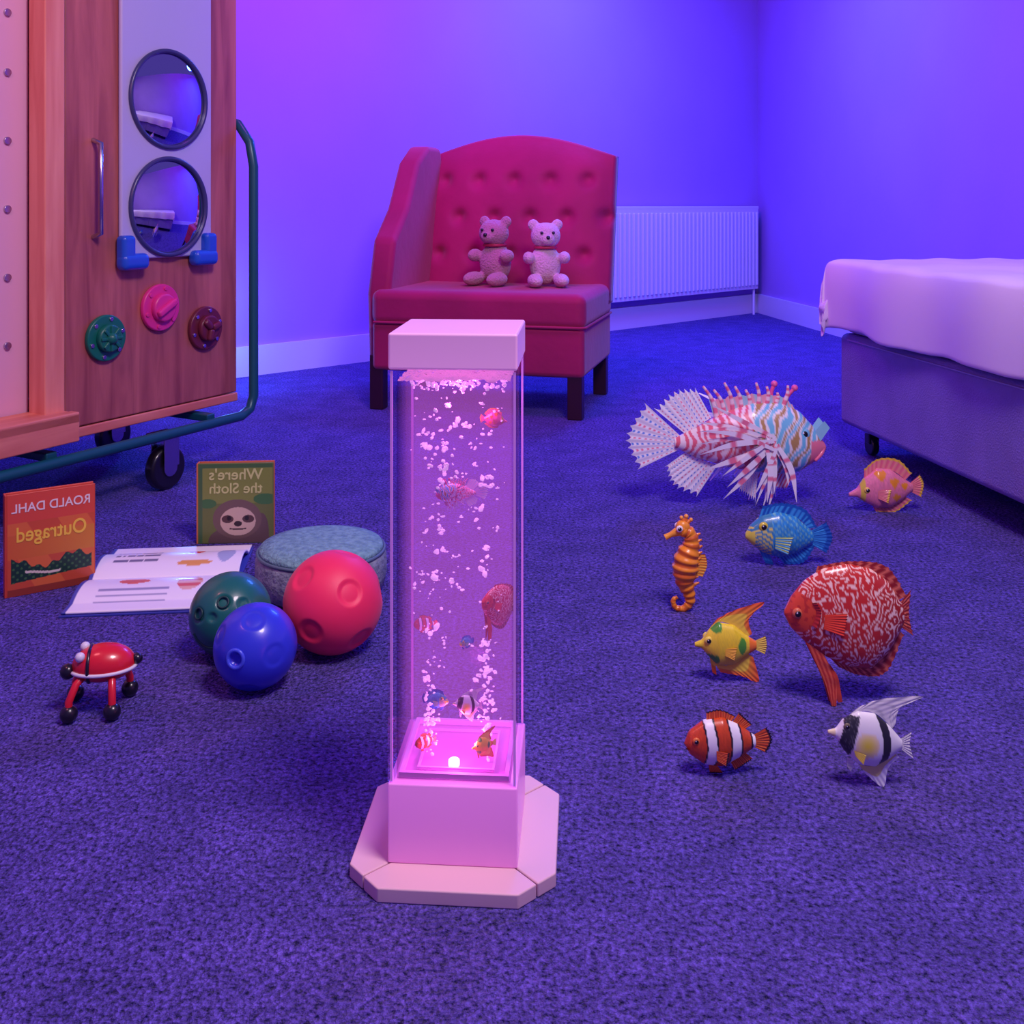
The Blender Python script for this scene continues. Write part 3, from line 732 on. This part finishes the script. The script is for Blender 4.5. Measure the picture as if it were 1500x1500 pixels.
tw = mat('teddy_cream_plush', (222, 190, 200), rough=1, bump=.8, bscale=160, sheen=.4); tb = mat('teddy_brown_plush', (190, 130, 150), rough=1, bump=.8, bscale=160, sheen=.4)
tr = mat('ribbon_red', (190, 40, 80)); 
def chl(x, y): 
    a = math.radians(-14.9); return (CX+x*math.cos(a)-y*math.sin(a), CY+x*math.sin(a)+y*math.cos(a))
for i, (x, y, s, mm) in enumerate([(-.015, .04, 1.15, tb), (.185, .03, 1.1, tw)]):
    X, Y = chl(x, y); teddy('teddy_bear' if i == 0 else 'teddy_bear.%03d' % i, (X, Y, .440), math.radians(-14.9+(-15, 22)[i]), mm, tr, s)

# ------------------------------------------------------------ bed
bed = empty('bed', (1.0, 3.13, 0), math.atan2(.99, -.141)-pi/2)   # local +y = away, +x = right
M_bf = mat('grey_bed_fabric', (138, 118, 192), rough=.9, bump=.4, bscale=220, var=.15, vscale=8)
M_mt = mat('mattress_white', (232, 210, 240), rough=.8, bump=.08, bscale=10)
BL, BW = 2.0, 1.0
cushion('divan_base', (BW, BL, .275), (BW/2, -BL/2, .2225), M_bf, bed, bevel=.02)
box('base_seam', (.006, BL*.94, .004), (-.0015, -BL/2, .345), mat('piping_lilac', (150, 135, 190)), bed, bevel=.001)
box('drawer_gap', (.004, .006, .25), (-.001, -1.0, .22), M_blk, bed, bevel=0)
cushion('mattress', (BW+.01, BL+.01, .17), (BW/2, -BL/2, .445), M_mt, bed, bevel=.045)
bm = bmesh.new(); nx_, ny_ = 90, 140; V = []
for i in range(nx_+1):
    row = []
    for j in range(ny_+1):
        u = i/nx_; v = j/ny_; x = -.24+u*1.30; y = -BL-.02+v*(BL+.22); z = .585
        n_ = noise.noise(Vector((x*3, y*3, 1)))*.022+noise.noise(Vector((x*9, y*7, 5)))*.008
        dx = max(0, -x); dy = max(0, y-.02)
        px, py, pz = x, y, z+n_
        if dx > 0: px = -.02-.01*math.sin(y*14)-.03*(1-math.exp(-dx*14))+dx*.06; pz = z+n_-dx*.9
        if dy > 0: py = .03+.012*math.sin(x*14); pz = min(pz, z+n_-dy*.9) - (dx*.3 if dx > 0 else 0)
        if x > 1.0: pz -= .02
        row.append(bm.verts.new((px, py, max(pz, .365))))
    V.append(row)
for i in range(nx_):
    for j in range(ny_): bm.faces.new((V[i][j], V[i+1][j], V[i+1][j+1], V[i][j+1]))
me = bpy.data.meshes.new('duvet'); bm.to_mesh(me); bm.free(); o = newobj('duvet', me, bed, M_mt)
s_ = o.modifiers.new('s', 'SOLIDIFY'); s_.thickness = .02; s_.offset = -1
o.modifiers.new('ss', 'SUBSURF').render_levels = 1
for i, (x, y) in enumerate([(.07, -.07), (.07, -.86), (.07, -1.9), (.93, -.07), (.93, -1.9)]):
    cyl('castor_%d' % i, .028, .022, (x, y, .028), M_blk, bed, rot=(pi/2, 0, pi/2), bevel=.005); cyl('castor_stem_%d' % i, .008, .06, (x, y, .062), M_blk, bed)
    box('castor_fork_%d' % i, (.034, .03, .03), (x, y, .05), M_blk, bed)

# ------------------------------------------------------------ activity cabinet on trolley
cab = empty('sensory_activity_cabinet', (-1.155, 2.31, 0), math.atan2(.876, .482))
M_wd = wood('walnut_panel', (150, 74, 74), (200, 114, 104), 'Z', 5); M_wl = wood('warm_pine', (220, 124, 104), (240, 158, 134), 'Z', 5); M_wx = wood('warm_pine_rail', (206, 108, 92), (232, 144, 120), 'X', 5)
M_pink = mat('pale_laminate', (228, 174, 200), rough=.4); M_teal = mat('teal_steel', (14, 86, 98), rough=.35, metal=.1); M_steel = mat('steel', (190, 185, 200), rough=.25, metal=1)
box('front_panel', (.575, .03, 1.2), (.457, .015, .81), M_wd, cab)
box('right_side', (.03, .42, 1.2), (.73, .24, .81), M_wd, cab)
box('left_post', (.055, .06, 1.2), (.135, .02, .81), M_wl, cab)
box('far_post', (.055, .06, 1.2), (-.42, .02, .81), M_wl, cab)
box('back_panel', (1.18, .02, 1.2), (.15, .44, .81), M_pink, cab)
box('side_board', (.56, .02, 1.14), (-.16, .075, .82), M_pink, cab)
for z in (.42, .58, .74, .9, 1.06, 1.2): 
    cyl('screw', .009, .006, (.062, .062, z), M_steel, cab, rot=(pi/2, 0, 0), bevel=.001, n=20)
    cyl('screw', .009, .006, (-.3, .062, z), M_steel, cab, rot=(pi/2, 0, 0), bevel=.001, n=20)
box('lower_shelf', (.62, .12, .025), (-.145, .0, .245), M_wx, cab); box('lower_rail', (.62, .03, .07), (-.145, -.045, .225), M_wx, cab)
box('bottom_board', (1.2, .46, .025), (.15, .23, .195), M_wx, cab); box('top_board', (1.2, .46, .03), (.15, .23, 1.425), M_wd, cab)
X_ = .760
tube('trolley_rail', [(-.5, -.05, .15), (.71, -.05, .15), (.745, -.05, .165), (X_, -.05, .2), (X_, -.05, .86), (X_, -.035, .93), (X_, .01, .985), (X_, .06, 1.0), (X_, .40, 1.0), (X_, .46, .97), (X_, .48, .9), (X_, .48, .2), (.74, .48, .15), (-.5, .48, .15)], .0135, M_teal, cab)
for x in (-.45, .1, .6): box('cross_rail', (.03, .52, .02), (x, .215, .165), M_teal, cab)
# convex safety mirrors
M_mir = mat('mirror', (200, 205, 225), rough=.02, metal=1); M_fr = mat('mirror_frame_white', (190, 186, 220), rough=.4); M_rim = mat('mirror_rim', (60, 62, 110), rough=.3)
box('mirror_frame', (.31, .014, .78), (.478, -.007, 1.0), M_fr, cab, bevel=.006)
for k, z in enumerate((.745, 1.03)):
    n = 60; v = []; f = []
    for i in range(17):
        r = .125*i/16; h = .024*(1-(r/.125)**2)
        for j in range(n): a = 2*pi*j/n; v.append((r*math.cos(a), -h, r*math.sin(a)))
    for i in range(16):
        for j in range(n): q = (j+1) % n; f.append((i*n+j, i*n+q, (i+1)*n+q, (i+1)*n+j))
    me = bpy.data.meshes.new('mirror'); me.from_pydata(v, [], f); newobj('mirror_%d' % k, me, cab, M_mir, (.478, -.015, z))
    tube('mirror_rim_%d' % k, [(.478+.128*math.cos(a*pi/36), -.018, z+.128*math.sin(a*pi/36)) for a in range(72)], .006, M_rim, cab, True)
M_blu = mat('blue_plastic', (28, 88, 205), rough=.35, coat=.3)
for k, x in enumerate((.345, .602)):
    s = -1 if k == 0 else 1
    box('bracket_post_%d' % k, (.042, .035, .075), (x+s*.012, -.02, .635), M_blu, cab, bevel=.012, seg=5)
    box('bracket_foot_%d' % k, (.085, .04, .042), (x-s*.008, -.022, .605), M_blu, cab, bevel=.015, seg=5)
tube('door_handle', [(.249, 0, .67), (.249, -.03, .68), (.249, -.03, .9), (.249, 0, .91)], .006, M_steel, cab)
def knob(nm, u, z, r, m, kind):
    cyl(nm+'_disc', r, .014, (u, -.007, z), m, cab, rot=(pi/2, 0, 0), bevel=.004, n=48)
    for a in range(6): 
        t = a*pi/3+.3; cyl(nm+'_screw', .0055, .005, (u+r*.82*math.cos(t), -.015, z+r*.82*math.sin(t)), M_steel if kind != 1 else m, cab, rot=(pi/2, 0, 0), bevel=.001, n=14)
    cyl(nm+'_hub', r*.6, .018, (u, -.021, z), m, cab, rot=(pi/2, 0, 0), bevel=.006, n=40)
    if kind == 1: box(nm+'_grip', (r*1.1, .016, r*.3), (u, -.034, z), m, cab, rot=(0, -.5, 0), bevel=.006)
    elif kind == 0: 
        for a in range(4): t = a*pi/4; box(nm+'_spoke', (r*1.1, .008, .008), (u, -.030, z), m, cab, rot=(0, t, 0), bevel=.002)
        sph(nm+'_dome', r*.25, (u, -.030, z), m, cab)
    else:
        for a in range(3): t = a*2*pi/3+.3; box(nm+'_lobe', (r*.55, .016, r*.32), (u+r*.3*math.cos(t), -.033, z+r*.3*math.sin(t)), m, cab, rot=(0, -t, 0), bevel=.007)
knob('green_dial', .2815, .418, .058, mat('green_dial', (14, 112, 90), rough=.35), 0)
knob('pink_dial', .455, .479, .062, mat('pink_dial', (228, 54, 140), rough=.35), 1)
knob('brown_dial', .615, .408, .060, mat('brown_dial', (108, 38, 56), rough=.35), 2)
for k, (x, y) in enumerate([(.46, -.02), (.66, .42), (-.40, .02), (-.40, .42)]):
    nm = 'castor_%d' % k
    box(nm+'_plate', (.07, .07, .012), (x, y, .144), M_steel, cab)
    box(nm+'_fork_a', (.05, .004, .075), (x, y-.024, .10), M_steel, cab, bevel=.001); box(nm+'_fork_b', (.05, .004, .075), (x, y+.024, .10), M_steel, cab, bevel=.001)
    cyl(nm+'_wheel', .058, .034, (x, y, .058), M_blk, cab, rot=(pi/2, 0, 0), bevel=.01); cyl(nm+'_hub', .022, .046, (x, y, .058), M_steel, cab, rot=(pi/2, 0, 0))

# ------------------------------------------------------------ lights
def light(kind, name, loc, rgb, w, size=.3, tgt=None, spot=None):
    l = bpy.data.lights.new(name, kind); l.color = lin(rgb); l.energy = w
    if kind == 'AREA': l.shape = 'DISK'; l.size = size
    else: l.shadow_soft_size = size
    if spot: l.spot_size = math.radians(spot); l.spot_blend = .8
    o = bpy.data.objects.new(name, l); COL.objects.link(o); o.location = loc
    if tgt: o.rotation_euler = (Vector(tgt)-Vector(loc)).to_track_quat('-Z', 'Y').to_euler()
light('AREA', 'overhead_fill_blue', (.9, 5.0, 2.4), (60, 100, 255), 95, .9, (.8, 5.2, 0))  # unseen light overhead, added for the blue cast at the back
light('AREA', 'wall_wash_violet', (-.3, 3.0, 2.6), (205, 60, 255), 60, .9, (.3, 5.4, 1.8))  # unseen light added to tint the upper back wall violet
light('AREA', 'overhead_key_lilac', (.6, .6, 2.5), (255, 230, 248), 52, .7, (.3, 1.8, 0))  # unseen near-white key, added to light the toys in front
light('POINT', 'rosy_fill_light', (-1.05, 1.3, 1.5), (255, 140, 150), 14, .15)  # free-hanging point light, added to warm the cabinet side
light('POINT', 'hidden_blue_fill', (-1.28, 4.12, .30), (80, 150, 255), 16, .05)  # point light added out of view behind the cabinet to brighten the wall
light('POINT', 'tube_base_led', (-.061, 1.17, .14), (255, 110, 225), .35, .012)
light('POINT', 'tube_top_led', (-.061, 1.17, .53), (255, 120, 235), .25, .012)
w = bpy.data.worlds.new('world'); scene.world = w; w.use_nodes = True
w.node_tree.nodes['Background'].inputs[0].default_value = (*lin((132, 102, 238)), 1); w.node_tree.nodes['Background'].inputs[1].default_value = .42

# ------------------------------------------------------------ camera (level, rising-front shift)
cam = bpy.data.cameras.new('camera'); cam.lens = 36; cam.sensor_width = 36; cam.shift_y = -.3; cam.clip_start = .02
co = bpy.data.objects.new('camera', cam); COL.objects.link(co); co.location = (0, 0, .75); co.rotation_euler = (pi/2, 0, 0); scene.camera = co
